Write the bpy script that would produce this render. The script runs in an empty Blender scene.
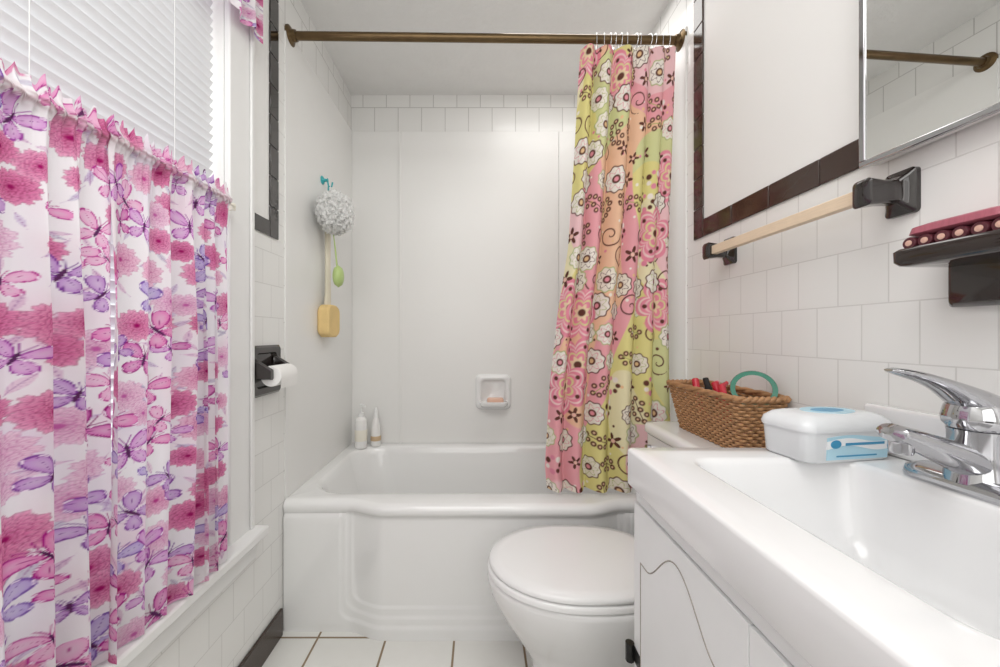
import bpy, bmesh, math, random
import numpy as np
from mathutils import Vector, Matrix, noise
random.seed(7); rng=np.random.default_rng(11)
sc=bpy.context.scene
try:
    sc.view_settings.view_transform='Standard'; sc.view_settings.look='None'
except Exception: pass
COL=sc.collection
XL,XR,YB,ZC,H=-.74,.783,2.15,2.49,1.11
YF=-1.3
RIM=.490

# ---------------------------------------------------------------- materials
def nt(name):
    m=bpy.data.materials.new(name); m.use_nodes=True
    n=m.node_tree; b=n.nodes['Principled BSDF']; return m,n,b
def mth(n,op,a,b=None,c=None):
    x=n.nodes.new('ShaderNodeMath'); x.operation=op
    for i,v in enumerate((a,b,c)):
        if v is None: continue
        if isinstance(v,(int,float)): x.inputs[i].default_value=v
        else: n.links.new(v,x.inputs[i])
    return x.outputs[0]
def mixc(n,f,a,b):
    x=n.nodes.new('ShaderNodeMix'); x.data_type='RGBA'
    if isinstance(f,(int,float)): x.inputs[0].default_value=f
    else: n.links.new(f,x.inputs[0])
    for i,v in ((6,a),(7,b)):
        if isinstance(v,tuple): x.inputs[i].default_value=(*v[:3],1)
        else: n.links.new(v,x.inputs[i])
    return x.outputs[2]
def M(name,col,rough=.4,metal=0,var=.06,scale=12,bump=0,bscale=80,coat=0,trans=0,stretch=None,sss=0):
    m,n,b=nt(name)
    geo=n.nodes.new('ShaderNodeNewGeometry'); src=geo.outputs['Position']
    if stretch:
        mp=n.nodes.new('ShaderNodeMapping'); mp.inputs['Scale'].default_value=stretch
        n.links.new(src,mp.inputs[0]); src=mp.outputs[0]
    no=n.nodes.new('ShaderNodeTexNoise'); no.inputs['Scale'].default_value=scale; no.inputs['Detail'].default_value=3
    n.links.new(src,no.inputs['Vector'])
    d=tuple(max(0,c*(1-var)) for c in col); l=tuple(min(1,c*(1+var)) for c in col)
    n.links.new(mixc(n,no.outputs['Fac'],d,l),b.inputs['Base Color'])
    b.inputs['Roughness'].default_value=rough; b.inputs['Metallic'].default_value=metal
    b.inputs['Coat Weight'].default_value=coat; b.inputs['Transmission Weight'].default_value=trans
    if bump:
        n2=n.nodes.new('ShaderNodeTexNoise'); n2.inputs['Scale'].default_value=bscale; n2.inputs['Detail'].default_value=4
        n.links.new(src,n2.inputs['Vector'])
        bp=n.nodes.new('ShaderNodeBump'); bp.inputs['Strength'].default_value=bump; bp.inputs['Distance'].default_value=.004
        n.links.new(n2.outputs['Fac'],bp.inputs['Height']); n.links.new(bp.outputs[0],b.inputs['Normal'])
    return m
def brick(n,u,v,w,h,off,mort,c1,c2,cm):
    cb=n.nodes.new('ShaderNodeCombineXYZ'); n.links.new(u,cb.inputs[0]); n.links.new(v,cb.inputs[1])
    t=n.nodes.new('ShaderNodeTexBrick'); n.links.new(cb.outputs[0],t.inputs['Vector'])
    t.offset=off; t.offset_frequency=2; t.squash=1
    t.inputs['Scale'].default_value=1; t.inputs['Brick Width'].default_value=w; t.inputs['Row Height'].default_value=h
    t.inputs['Mortar Size'].default_value=mort; t.inputs['Mortar Smooth'].default_value=.2; t.inputs['Bias'].default_value=0
    t.inputs['Color1'].default_value=(*c1,1); t.inputs['Color2'].default_value=(*c2,1); t.inputs['Mortar'].default_value=(*cm,1)
    return t
WT=(.86,.855,.835); WT2=(.84,.835,.815); GR=(.70,.69,.67); PAINT=(.87,.865,.845)
def wall_mat(name,axis,paint=True):
    m,n,b=nt(name)
    g=n.nodes.new('ShaderNodeNewGeometry'); s=n.nodes.new('ShaderNodeSeparateXYZ'); n.links.new(g.outputs['Position'],s.inputs[0])
    u=s.outputs[axis]; z=s.outputs[2]
    t2=brick(n,mth(n,'ADD',u,10-0.012),mth(n,'ADD',z,14-2.277+.0),.135,.14,.5,.0022,WT,WT2,(.58,.57,.55))
    col=t2.outputs['Color']; fac=t2.outputs['Fac']
    if paint:
        t1=brick(n,mth(n,'ADD',u,10.15-.666),mth(n,'ADD',z,21*.115-1.057),.1015,.115,.5,.0013,WT,WT2,GR)
        alc=mth(n,'GREATER_THAN',u,1.41)
        col=mixc(n,alc,t1.outputs['Color'],col)
        mm=n.nodes.new('ShaderNodeMix'); n.links.new(alc,mm.inputs[0]); n.links.new(t1.outputs['Fac'],mm.inputs[2]); n.links.new(fac,mm.inputs[3])
        pm=mth(n,'MULTIPLY',mth(n,'GREATER_THAN',z,1.47),mth(n,'LESS_THAN',u,1.34))
        col=mixc(n,pm,col,PAINT)
        fac=mth(n,'MULTIPLY',mm.outputs[0],mth(n,'SUBTRACT',1,pm))
        rg=mth(n,'ADD',.18,mth(n,'MULTIPLY',pm,.5)); n.links.new(rg,b.inputs['Roughness'])
    else: b.inputs['Roughness'].default_value=.2
    n.links.new(col,b.inputs['Base Color'])
    bp=n.nodes.new('ShaderNodeBump'); bp.inputs['Strength'].default_value=.35; bp.inputs['Distance'].default_value=.002; bp.invert=True
    n.links.new(fac,bp.inputs['Height']); n.links.new(bp.outputs[0],b.inputs['Normal'])
    return m
m_wallside=wall_mat('wall tile and paint',1); m_wallback=wall_mat('wall tile',0,False)
def floor_mat():
    m,n,b=nt('floor tile')
    g=n.nodes.new('ShaderNodeNewGeometry'); s=n.nodes.new('ShaderNodeSeparateXYZ'); n.links.new(g.outputs['Position'],s.inputs[0])
    t=brick(n,mth(n,'ADD',s.outputs[0],.594+2.5),mth(n,'ADD',s.outputs[1],2.5-1.372),.25,.25,0,.0042,(.84,.835,.80),(.80,.795,.76),(.25,.17,.09))
    no=n.nodes.new('ShaderNodeTexNoise'); no.inputs['Scale'].default_value=30; n.links.new(g.outputs['Position'],no.inputs['Vector'])
    n.links.new(mixc(n,mth(n,'MULTIPLY',no.outputs['Fac'],.12),t.outputs['Color'],(.6,.57,.5)),b.inputs['Base Color'])
    b.inputs['Roughness'].default_value=.3
    bp=n.nodes.new('ShaderNodeBump'); bp.inputs['Strength'].default_value=.5; bp.inputs['Distance'].default_value=.003; bp.invert=True
    n.links.new(t.outputs['Fac'],bp.inputs['Height']); n.links.new(bp.outputs[0],b.inputs['Normal'])
    return m
m_floor=floor_mat()
m_ceil=M('stucco ceiling',(.86,.855,.84),.9,var=.03,bump=.8,bscale=55)
m_paint=M('white paint',(.86,.86,.85),.4,var=.02)
m_panel=M('surround panel',(.86,.855,.835),.3,var=.012,scale=3)
m_tub=M('tub enamel',(.87,.87,.86),.12,var=.01,scale=3,coat=.5)
m_china=M('white china',(.88,.88,.875),.08,var=.01,coat=.5)
m_seat=M('toilet plastic',(.88,.88,.875),.18,var=.01)
m_counter=M('cultured marble',(.83,.83,.835),.14,var=.01,coat=.4)
m_cab=M('cabinet paint',(.85,.86,.86),.35,var=.02,bump=.05)
m_black=M('black glazed ceramic',(.018,.013,.012),.08,var=.3,coat=.6)
m_base=M('dark brown baseboard tile',(.05,.032,.024),.25,var=.3)
m_hinge=M('blackened metal',(.02,.02,.02),.35,metal=.5)
m_wood=M('pale wood',(.80,.64,.47),.45,var=.12,scale=20,stretch=(30,2,30))
m_chrome=M('chrome',(.50,.50,.52),.08,metal=1,var=.02)
m_brass=M('aged brass',(.15,.10,.05),.3,metal=.9,var=.3,scale=25)
m_grommet=M('steel wire',(.75,.75,.74),.25,metal=1)
m_sponge=M('yellow sponge',(.85,.62,.28),.9,var=.15,bump=1,bscale=150)
m_teal=M('teal plastic',(.05,.42,.45),.35)
m_green=M('pale green plastic',(.45,.58,.22),.35)
m_cream=M('cream plastic',(.86,.82,.72),.35)
m_handle=M('ivory brush handle',(.78,.72,.58),.35)
m_clear=M('white bottle plastic',(.88,.87,.85),.25)
m_soap=M('peach soap',(.86,.55,.42),.4)
m_paper=M('tissue paper',(.90,.89,.87),.9,bump=.3,bscale=200)
m_wicker=M('brown wicker',(.46,.245,.11),.5,var=.5,scale=60)
m_wickd=M('rim wicker',(.42,.22,.10),.5,var=.4,scale=60)
m_red=M('red plastic',(.55,.02,.04),.25)
m_pink=M('pink plastic',(.75,.25,.30),.35)
m_maroon=M('pink wood',(.40,.11,.15),.45,var=.25,scale=40,stretch=(1,8,1))
m_droll=M('dark red roller',(.10,.02,.03),.4,var=.2)
m_endcap=M('pale wood end',(.72,.45,.36),.5,var=.2)
m_blue=M('blue print',(.05,.30,.52),.3)
m_lblue=M('light blue print',(.45,.70,.82),.3)
m_wprint=M('white print',(.88,.90,.92),.3)
m_wipes=M('wipes tub plastic',(.86,.88,.90),.22,trans=.15)
m_dark=M('matte black plastic',(.02,.02,.02),.8)  # plain matte black of the cosmetic tube
m_groove=M('dark groove line',(.36,.33,.29),.8,var=.5,scale=60)  # grey-brown tone, darker than the doors, for the flush groove lines
m_door=M('dark reflection door',(.06,.04,.03),.4,var=.3,scale=6,stretch=(8,8,1))
def mirror_mat():
    m,n,b=nt('mirror glass'); b.inputs['Metallic'].default_value=1; b.inputs['Roughness'].default_value=.0; b.inputs['Base Color'].default_value=(.92,.93,.92,1); return m
m_mirror=mirror_mat()
def thin(name,col=None,attr=None,tr=.4,rough=.8):
    m=bpy.data.materials.new(name); m.use_nodes=True; n=m.node_tree; n.nodes.clear()
    o=n.nodes.new('ShaderNodeOutputMaterial'); d=n.nodes.new('ShaderNodeBsdfDiffuse'); t=n.nodes.new('ShaderNodeBsdfTranslucent'); x=n.nodes.new('ShaderNodeMixShader')
    x.inputs[0].default_value=tr; n.links.new(d.outputs[0],x.inputs[1]); n.links.new(t.outputs[0],x.inputs[2]); n.links.new(x.outputs[0],o.inputs[0])
    if attr:
        a=n.nodes.new('ShaderNodeAttribute'); a.attribute_name=attr; c=a.outputs['Color']
        g=n.nodes.new('ShaderNodeNewGeometry'); w=n.nodes.new('ShaderNodeTexNoise'); w.inputs['Scale'].default_value=400; n.links.new(g.outputs['Position'],w.inputs['Vector'])
        c=mixc(n,mth(n,'MULTIPLY',w.outputs['Fac'],.06),c,(.5,.45,.45))
    else:
        g=n.nodes.new('ShaderNodeNewGeometry'); w=n.nodes.new('ShaderNodeTexNoise'); w.inputs['Scale'].default_value=20; n.links.new(g.outputs['Position'],w.inputs['Vector'])
        c=mixc(n,w.outputs['Fac'],tuple(k*.97 for k in col),col)
    n.links.new(c,d.inputs[0]); n.links.new(c,t.inputs[0]); return m
m_slat=thin('blind slat',(.80,.80,.81),tr=.15)
m_poufw=thin('white nylon net',(.97,.97,.96),tr=.4)
m_cafe=thin('printed voile',attr='print',tr=.3)
m_shower=thin('printed curtain fabric',attr='print',tr=.15)
def glass_mat():
    m=bpy.data.materials.new('window glass'); m.use_nodes=True; n=m.node_tree; n.nodes.clear()
    o=n.nodes.new('ShaderNodeOutputMaterial'); d=n.nodes.new('ShaderNodeBsdfTransparent'); t=n.nodes.new('ShaderNodeBsdfGlossy'); x=n.nodes.new('ShaderNodeMixShader')
    t.inputs['Roughness'].default_value=.02; x.inputs[0].default_value=.06
    n.links.new(d.outputs[0],x.inputs[1]); n.links.new(t.outputs[0],x.inputs[2]); n.links.new(x.outputs[0],o.inputs[0]); return m
m_glass=glass_mat()

# ---------------------------------------------------------------- mesh helpers
class G:
    def __init__(s): s.v=[]; s.f=[]
    def add(s,v,f):
        o=len(s.v); s.v+= [tuple(p) for p in v]; s.f+=[tuple(i+o for i in q) for q in f]; return s
def obj(name,g,mat,smooth=True,parent=None,bevel=0,label=None,cat=None,kind=None,seg=2,angle=35,group=None,subsurf=0):
    v=np.array(g.v,dtype=float); c=(v.min(0)+v.max(0))/2
    me=bpy.data.meshes.new(name); me.from_pydata([tuple(p) for p in (v-c)],[],g.f); me.validate()
    bm=bmesh.new(); bm.from_mesh(me)
    if len(bm.verts)<120000: bmesh.ops.recalc_face_normals(bm,faces=bm.faces)
    bm.to_mesh(me); bm.free()
    me.materials.append(mat)
    if smooth:
        me.polygons.foreach_set('use_smooth',[True]*len(me.polygons))
        if smooth!='full':
            try: me.set_sharp_from_angle(angle=math.radians(angle))
            except Exception: pass
    o=bpy.data.objects.new(name,me); o.location=c; COL.objects.link(o)
    if bevel:
        b=o.modifiers.new('b','BEVEL'); b.width=bevel; b.segments=seg; b.limit_method='ANGLE'; b.harden_normals=False
    if parent is not None:
        o.parent=parent; o.matrix_parent_inverse=Matrix.Translation(-Vector(parent.location))
    if label: o['label']=label
    if cat: o['category']=cat
    if kind: o['kind']=kind
    if group: o['group']=group
    return o
def top(name,loc,label,cat,group=None):
    e=bpy.data.objects.new(name,None); e.location=loc; e.empty_display_size=.05; COL.objects.link(e)
    e['label']=label; e['category']=cat
    if group: e['group']=group
    return e
def bx(lo,hi):
    x0,y0,z0=lo; x1,y1,z1=hi
    return ([(x0,y0,z0),(x1,y0,z0),(x1,y1,z0),(x0,y1,z0),(x0,y0,z1),(x1,y0,z1),(x1,y1,z1),(x0,y1,z1)],
            [(0,3,2,1),(4,5,6,7),(0,1,5,4),(1,2,6,5),(2,3,7,6),(3,0,4,7)])
def box(name,lo,hi,mat,**k):
    k.setdefault('smooth',True if k.get('bevel') else False)
    return obj(name,G().add(*bx(lo,hi)),mat,**k)
def loft(rings,cap0=True,cap1=True,closed=True):
    n=len(rings[0]); v=[p for r in rings for p in r]; f=[]
    for i in range(len(rings)-1):
        for j in range(n if closed else n-1):
            k=(j+1)%n; f.append((i*n+j,i*n+k,(i+1)*n+k,(i+1)*n+j))
    if cap0: f.append(tuple(range(n))[::-1])
    if cap1: f.append(tuple(range((len(rings)-1)*n,len(rings)*n)))
    return v,f
def rr(x0,x1,y0,y1,r,z=0,k=8,m=24):
    cs=[((x1-r,y0+r),-90),((x1-r,y1-r),0),((x0+r,y1-r),90),((x0+r,y0+r),180)]
    mm=m if hasattr(m,'__len__') else (m,)*4
    P=[]
    for i,((cx,cy),a) in enumerate(cs):
        arc=[(cx+r*math.cos(math.radians(a+90*t/k)),cy+r*math.sin(math.radians(a+90*t/k))) for t in range(k+1)]
        P+=arc
        (nx,ny),na=cs[(i+1)%4]; sx=nx+r*math.cos(math.radians(na)); sy=ny+r*math.sin(math.radians(na))
        ex,ey=arc[-1]
        for t in range(1,mm[i]): P.append((ex+(sx-ex)*t/mm[i],ey+(sy-ey)*t/mm[i]))
    return [(p[0],p[1],z) for p in P]
def sweep(path,rad,n=12,rad2=None,up=(0,0,1),closed=False,caps=True):
    P=[Vector(p) for p in path]; N=len(P); rings=[]
    if not hasattr(rad,'__len__'): rad=[rad]*N
    if rad2 is None: rad2=rad
    elif not hasattr(rad2,'__len__'): rad2=[rad2]*N
    u=Vector(up)
    for i,p in enumerate(P):
        if closed: t=P[(i+1)%N]-P[i-1]
        else: t=P[min(i+1,N-1)]-P[max(i-1,0)]
        t.normalize(); 
        s=t.cross(u)
        if s.length<1e-3: s=t.cross(Vector((1,0,0)))
        s.normalize(); w=s.cross(t)
        rings.append([tuple(p+s*rad[i]*math.cos(2*math.pi*j/n)+w*rad2[i]*math.sin(2*math.pi*j/n)) for j in range(n)])
    if closed: rings.append(rings[0])
    return loft(rings,caps and not closed,caps and not closed)
def lathe(prof,c,axis='z',n=32):
    rings=[]
    for r,h in prof:
        ring=[]
        for j in range(n):
            a=2*math.pi*j/n; p=(r*math.cos(a),r*math.sin(a),h)
            if axis=='x': p=(h,r*math.cos(a),r*math.sin(a))
            if axis=='y': p=(r*math.sin(a),h,r*math.cos(a))
            ring.append((p[0]+c[0],p[1]+c[1],p[2]+c[2]))
        rings.append(ring)
    return loft(rings)
def ss(a,b,x):
    t=min(1,max(0,(x-a)/(b-a))); return t*t*(3-2*t)

# ---------------------------------------------------------------- shell
g=G()
WY0,WY1,WZ0,WZ1=.18,1.08,.50,2.25
for lo,hi in (((XL-.16,YF-.1,0),(XL,WY0,ZC)),((XL-.16,WY1,0),(XL,YB+.1,ZC)),((XL-.16,WY0,0),(XL,WY1,WZ0)),((XL-.16,WY0,WZ1),(XL,WY1,ZC))):
    g.add(*bx(lo,hi))
obj('wall_left',g,m_wallside,smooth=False,kind='structure')
box('wall_right',(XR,YF-.1,0),(XR+.1,YB+.1,ZC),m_wallside,kind='structure')
box('wall_back',(XL,YB,0),(XR,YB+.1,ZC),m_wallback,kind='structure')
box('wall_front',(XL,YF-.1,0),(XR,YF,ZC),m_paint,kind='structure')
dr=box('reflection_door',(-.45,YF,0.005),(.45,YF+.03,2.03),m_door,kind='structure',bevel=.004)  # unseen dark door, added to give the chrome dark reflections
for z0,z1 in ((.15,.9),(1.05,1.9)): box('panel',(-.33,YF+.03,z0),(.33,YF+.038,z1),m_door,parent=dr,bevel=.006)
box('floor',(XL-.16,YF-.1,-.08),(XR+.1,YB+.1,0),m_floor,kind='structure')
box('ceiling',(XL-.16,YF-.1,ZC),(XR+.1,YB+.1,ZC+.08),m_ceil,kind='structure')
box('baseboard_left',(XL,YF,0),(XL+.012,1.385,.10),m_base,kind='structure',bevel=.004)
box('baseboard_right',(XR-.012,.76,0),(XR,1.385,.10),m_base,kind='structure',bevel=.004)
# surround panels
PZ=RIM+.001
g=G().add(*bx((XL,1.415,PZ),(XL+.006,YB,2.277))); obj('trim_1',g,m_panel,smooth=False,kind='structure')
g=G().add(*bx((XR-.006,1.415,PZ),(XR,YB,2.277))); obj('trim_2',g,m_panel,smooth=False,kind='structure')
g=G().add(*bx((XL+.006,YB-.006,PZ),(-.457,YB,2.277))).add(*bx((-.4545,YB-.006,PZ),(.45,YB,2.277))).add(*bx((.4525,YB-.006,PZ),(XR-.006,YB,2.277)))
g.add(*bx((-.464,YB-.012,PZ),(-.452,YB-.005,2.277)))
obj('trim_3',g,m_panel,smooth=True,kind='structure',bevel=.0015)
# black tile border (separate tiles with grout gaps)
def border(name,x0,x1,y0,y1,z0,hz):
    g=G(); a=.0012
    z=z0
    while z<ZC-.01:
        g.add(*bx((x0,y1-.055,z+a),(x1,y1,min(z+.108,ZC)-a))); z+=.108
    y=y1-.055
    while y>y0+.005:
        yy=max(y-.15,y0); g.add(*bx((x0,yy+a,z0+a),(x1,y-a,z0+hz))); y=yy
    return g
obj('trim_4',border('l',XL,XL+.006,1.19,1.365,1.455,.055),m_black,kind='structure',bevel=.002)
m_brown=M('dark brown glazed tile',(.045,.022,.015),.16,var=.15,scale=5,coat=.25)
obj('trim_5',border('r',XR-.006,XR,.0,1.362,1.452,.062),m_brown,kind='structure',bevel=.002)

# window
g=G()
cx0,cx1=XL,XL+.018
g.add(*bx((cx0,WY1,.47),(cx1,WY1+.108,WZ1+.1))).add(*bx((cx0,WY0-.1,.47),(cx1,WY0,WZ1+.1))).add(*bx((cx0,WY0,WZ1),(cx1,WY1,WZ1+.1)))
g.add(*bx((cx1,WY1+.09,.50),(cx1+.008,WY1+.108,WZ1+.1)))
w=obj('window_1',g,m_paint,kind='structure',bevel=.004)
g=G()
for lo,hi in (((XL-.12,WY0,WZ0),(XL-.08,WY0+.045,WZ1)),((XL-.12,WY1-.03,WZ0),(XL-.08,WY1,WZ1)),((XL-.12,WY0,WZ0),(XL-.08,WY1,WZ0+.06)),((XL-.12,WY0,WZ1-.05),(XL-.08,WY1,WZ1)),((XL-.12,WY0,1.37),(XL-.08,WY1,1.41))):
    g.add(*bx(lo,hi))
obj('sash',g,m_paint,parent=w,bevel=.003)
box('glass',(XL-.102,WY0+.02,WZ0+.02),(XL-.098,WY1-.02,WZ1-.02),m_glass,parent=w)
g=G().add(*bx((XL-.15,WY0-.14,.47),(XL+.062,WY1+.125,.50))).add(*bx((XL,WY0-.12,.40),(XL+.03,WY1+.11,.47)))
obj('trim_6',g,m_paint,kind='structure',bevel=.006)

# blind
bl=top('window_blind',(XL-.035,(WY0+WY1)/2,.52),'white horizontal slatted blind lowered in the window','window blind')
g=G(); z=.55; ph=math.radians(50)
while z<WZ1-.04:
    dx,dz=math.cos(ph)*.0135,math.sin(ph)*.0135
    prof=[(-dx,-dz),(-dx*.4+.002,-dz*.4-.001),(dx*.4+.002,dz*.4-.001),(dx,dz)]
    r0=[(XL-.035+a,WY0+.006,z+b) for a,b in prof]; r1=[(XL-.035+a,WY1-.006,z+b) for a,b in prof]
    g.add(*loft([r0,r1],False,False,closed=False)); z+=.0255
obj('slat',g,m_slat,parent=bl,smooth='full')['kind']='stuff'
box('head_rail',(XL-.055,WY0+.004,WZ1-.035),(XL-.015,WY1-.004,WZ1-.002),m_paint,parent=bl,bevel=.003)
box('bottom_rail',(XL-.048,WY0+.006,.515),(XL-.022,WY1-.006,.535),m_paint,parent=bl,bevel=.004)
g=G()
for y in (.35,.63,.93): g.add(*sweep([(XL-.019,y,.53),(XL-.019,y,WZ1-.03)],.0008,6))
obj('ladder_cord',g,m_paint,parent=bl)

# ---------------------------------------------------------------- fabric painting
class Canvas:
    def __init__(s,W,Hh,res,bg):
        s.nu=int(W/res)+1; s.nv=int(Hh/res)+1; s.W=W; s.H=Hh
        s.U,s.V=np.meshgrid(np.linspace(0,W,s.nu),np.linspace(0,Hh,s.nv)); s.C=np.zeros((s.nv,s.nu,3))+np.array(bg)
    def loc(s,cx,cy,R,rot):
        i0=max(0,int((cx-R)/s.W*(s.nu-1))); i1=min(s.nu,int((cx+R)/s.W*(s.nu-1))+2)
        j0=max(0,int((cy-R)/s.H*(s.nv-1))); j1=min(s.nv,int((cy+R)/s.H*(s.nv-1))+2)
        sl=(slice(j0,j1),slice(i0,i1)); x=s.U[sl]-cx; y=s.V[sl]-cy; c,q=math.cos(rot),math.sin(rot)
        return sl,(x*c+y*q)/R,(-x*q+y*c)/R
    def put(s,sl,a,col):
        a=np.clip(a,0,1)[...,None]; s.C[sl]=s.C[sl]*(1-a)+np.array(col)*a
def field(U,V,f,seed,n=10):
    r=np.random.default_rng(seed); o=np.zeros_like(U)
    for i in range(n):
        a=r.uniform(0,6.28); k=f*r.uniform(.5,1.6); o+=np.sin(k*(U*math.cos(a)+V*math.sin(a))+r.uniform(0,6.28))
    return o/math.sqrt(n)
def S(x,w=.05): return np.clip(x/w+.5,0,1)
def butterfly(cv,cx,cy,R,rot,col,dark,alpha=.92,sq=1.0):
    sl,x,y=cv.loc(cx,cy,R*1.05,rot)
    if x.size==0: return
    ax=np.abs(x)/sq; rad=np.hypot(ax,y); th=np.arctan2(y,ax)
    def el(px,py,a,b,t,k):
        c,q=math.cos(t),math.sin(t); X=(ax-px)*c+(y-py)*q; Y=-(ax-px)*q+(y-py)*c
        tap=1-k*np.clip(-X/a,-1,1)
        return np.sqrt((X/a)**2+(Y/(b*tap))**2)
    up=el(.47,.38,.55,.30,.66,.42); lo=el(.33,-.36,.42,.28,-.80,.35)
    e=np.minimum(up,lo); m=S(1-e,.08)
    org=np.where(y>-.02,np.arctan2(y+.05,ax),np.arctan2(y-.02,ax))
    ve=np.abs(np.sin(org*8.0))*rad
    c=np.array(col); l=np.minimum(1,c*.55+.36); k=np.clip(e,0,1)[...,None]**1.3
    base=l*(1-k)+c*k
    a=(m*alpha)[...,None]; cv.C[sl]=cv.C[sl]*(1-a)+np.clip(base,0,1)*a
    cv.put(sl,m*np.maximum(S(e-.83,.10),S(.050-ve,.05)*.9*(rad>.10)),dark)
    both=m*S(.05-np.abs(up-lo)*.5,.05)*(ax>.08)*(ax<.65); cv.put(sl,both*.9,dark)
    cv.put(sl,m*S(.05-np.abs(e-.91),.04)*(np.sin(th*16)>.3),(.93,.84,.92))
    cv.put(sl,S(1-np.sqrt((x/.06)**2+((y)/.36)**2),.2),(.10,.02,.10))
    cv.put(sl,S(.022-np.abs(ax-(y-.3)*.45),.03)*(y>.3)*(y<.72)*.9,dark)
def peony(cv,cx,cy,R,rot,c0,c1,c2,n=9):
    sl,x,y=cv.loc(cx,cy,R*1.1,rot)
    if x.size==0: return
    r=np.hypot(x,y); t=np.arctan2(y,x); w=field(cv.U[sl],cv.V[sl],95,int(cy*991)%89)*.22
    def lay(rad,nn,ph,col,edge):
        pet=np.abs(np.cos(nn*t/2+ph+w)); e=rad*(.74+.26*pet**.6)*(1+.035*np.sin(31*t+9*w))
        m=S(e-r,.05); k=np.clip((r/e),0,1)[...,None]**2.2
        cc=np.array(col)*(1-k)+np.array(edge)*k
        st=(.5+.5*np.sin(52*t+w*14))[...,None]*.16; cc=cc*(1-st)
        a=(m*.96)[...,None]; cv.C[sl]=cv.C[sl]*(1-a)+cc*a
        cv.put(sl,m*S(.20-pet,.15)*S(r-e*.35,.1)*.65,c2)
        cv.put(sl,S(.022-np.abs(r-e),.03)*.45,c2)
    q=(.95,.82,.68,.54,.40,.26) if R>.02 else (.92,.6,.34)
    for i,rd in enumerate(q):
        d=i/len(q); lay(rd,n+2 if i<3 else max(6,n-i+1),i*1.1,tuple(a*(1-d*.55)+b*d*.55 for a,b in zip(c0,c2)),tuple(a*(1-d*.4)+b*d*.4 for a,b in zip(c1,c0)))
    cv.put(sl,S(.11-r,.06),c2)
def leaf(cv,cx,cy,R,rot,c0,c1):
    sl,x,y=cv.loc(cx,cy,R,rot)
    if x.size==0: return
    m=S(.28*np.clip(1-x*x,0,1)-np.abs(y),.06); cv.put(sl,m*.5,c0); cv.put(sl,m*S(.03-np.abs(y),.03)*.6,c1)
    cv.put(sl,m*S(.2-np.abs(np.sin(9*(x-np.abs(y)*1.5))),.2)*.3,c1)
def cafe_canvas(W,Hh,seed,res=.00165):
    r=np.random.default_rng(seed); cv=Canvas(W,Hh,res,(.88,.86,.875))
    f=field(cv.U,cv.V,22,seed); cv.put((slice(None),slice(None)),np.clip(f-.5,0,1)*.32,(.82,.50,.68))
    f=field(cv.U,cv.V,25,seed+5); cv.put((slice(None),slice(None)),np.clip(f-.7,0,1)*.3,(.68,.56,.78))
    pts=[]
    st=.064
    for j in range(int(Hh/st)+2):
        for i in range(int(W/st)+2):
            pts.append(((i+.5*(j%2)+r.uniform(-.3,.3))*st,(j+r.uniform(-.3,.3))*st))
    pts=np.array(pts); r.shuffle(pts)
    for (x,y) in pts:
        c=[(.55,.42,.65),(.66,.38,.58),(.76,.46,.64),(.45,.45,.58)][r.integers(4)]
        for k in range(3): leaf(cv,x+r.uniform(-.04,.04),y+r.uniform(-.04,.04),r.uniform(.012,.020),r.uniform(0,6.28),c,(.38,.14,.40))
    kinds=np.array([0,1]*(len(pts)//2+1))[:len(pts)]; r.shuffle(kinds)
    order=np.argsort(kinds,kind='stable')
    for q in order:
        x,y=pts[q]
        if kinds[q]==0:
            cs=[((.70,.06,.30),(.88,.46,.64),(.34,.0,.12)),((.80,.28,.50),(.92,.66,.78),(.50,.05,.26)),((.62,.03,.24),(.84,.34,.54),(.30,.0,.10)),((.80,.40,.60),(.93,.74,.84),(.55,.12,.38))][r.integers(4)]
            peony(cv,x,y,r.uniform(.022,.037),r.uniform(0,6),*cs,n=int(r.integers(8,12)))
        else:
            c,d=[((.52,.22,.62),(.20,.03,.32)),((.80,.16,.50),(.42,.0,.24)),((.46,.32,.70),(.18,.07,.40)),((.84,.36,.62),(.50,.02,.28)),((.66,.05,.42),(.30,.0,.18)),((.68,.26,.66),(.32,.02,.34))][r.integers(6)]
            butterfly(cv,x,y,r.uniform(.026,.043),r.uniform(-1.0,1.0),c,d,sq=r.uniform(.9,1))
    return cv
def header_tint(cv,vr):
    v=cv.V/cv.H; b=np.exp(-((v-vr)/.010)**2); s=.5+.5*np.sin(cv.U*620+cv.V*500+3*np.sin(cv.U*90)); s2=.5+.5*np.sin(cv.U*390-cv.V*420+2)
    cv.put((slice(None),slice(None)),b*.75*s,(.26,.11,.13)); cv.put((slice(None),slice(None)),b*.55*(1-s)*s2,(.66,.38,.46))
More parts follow.
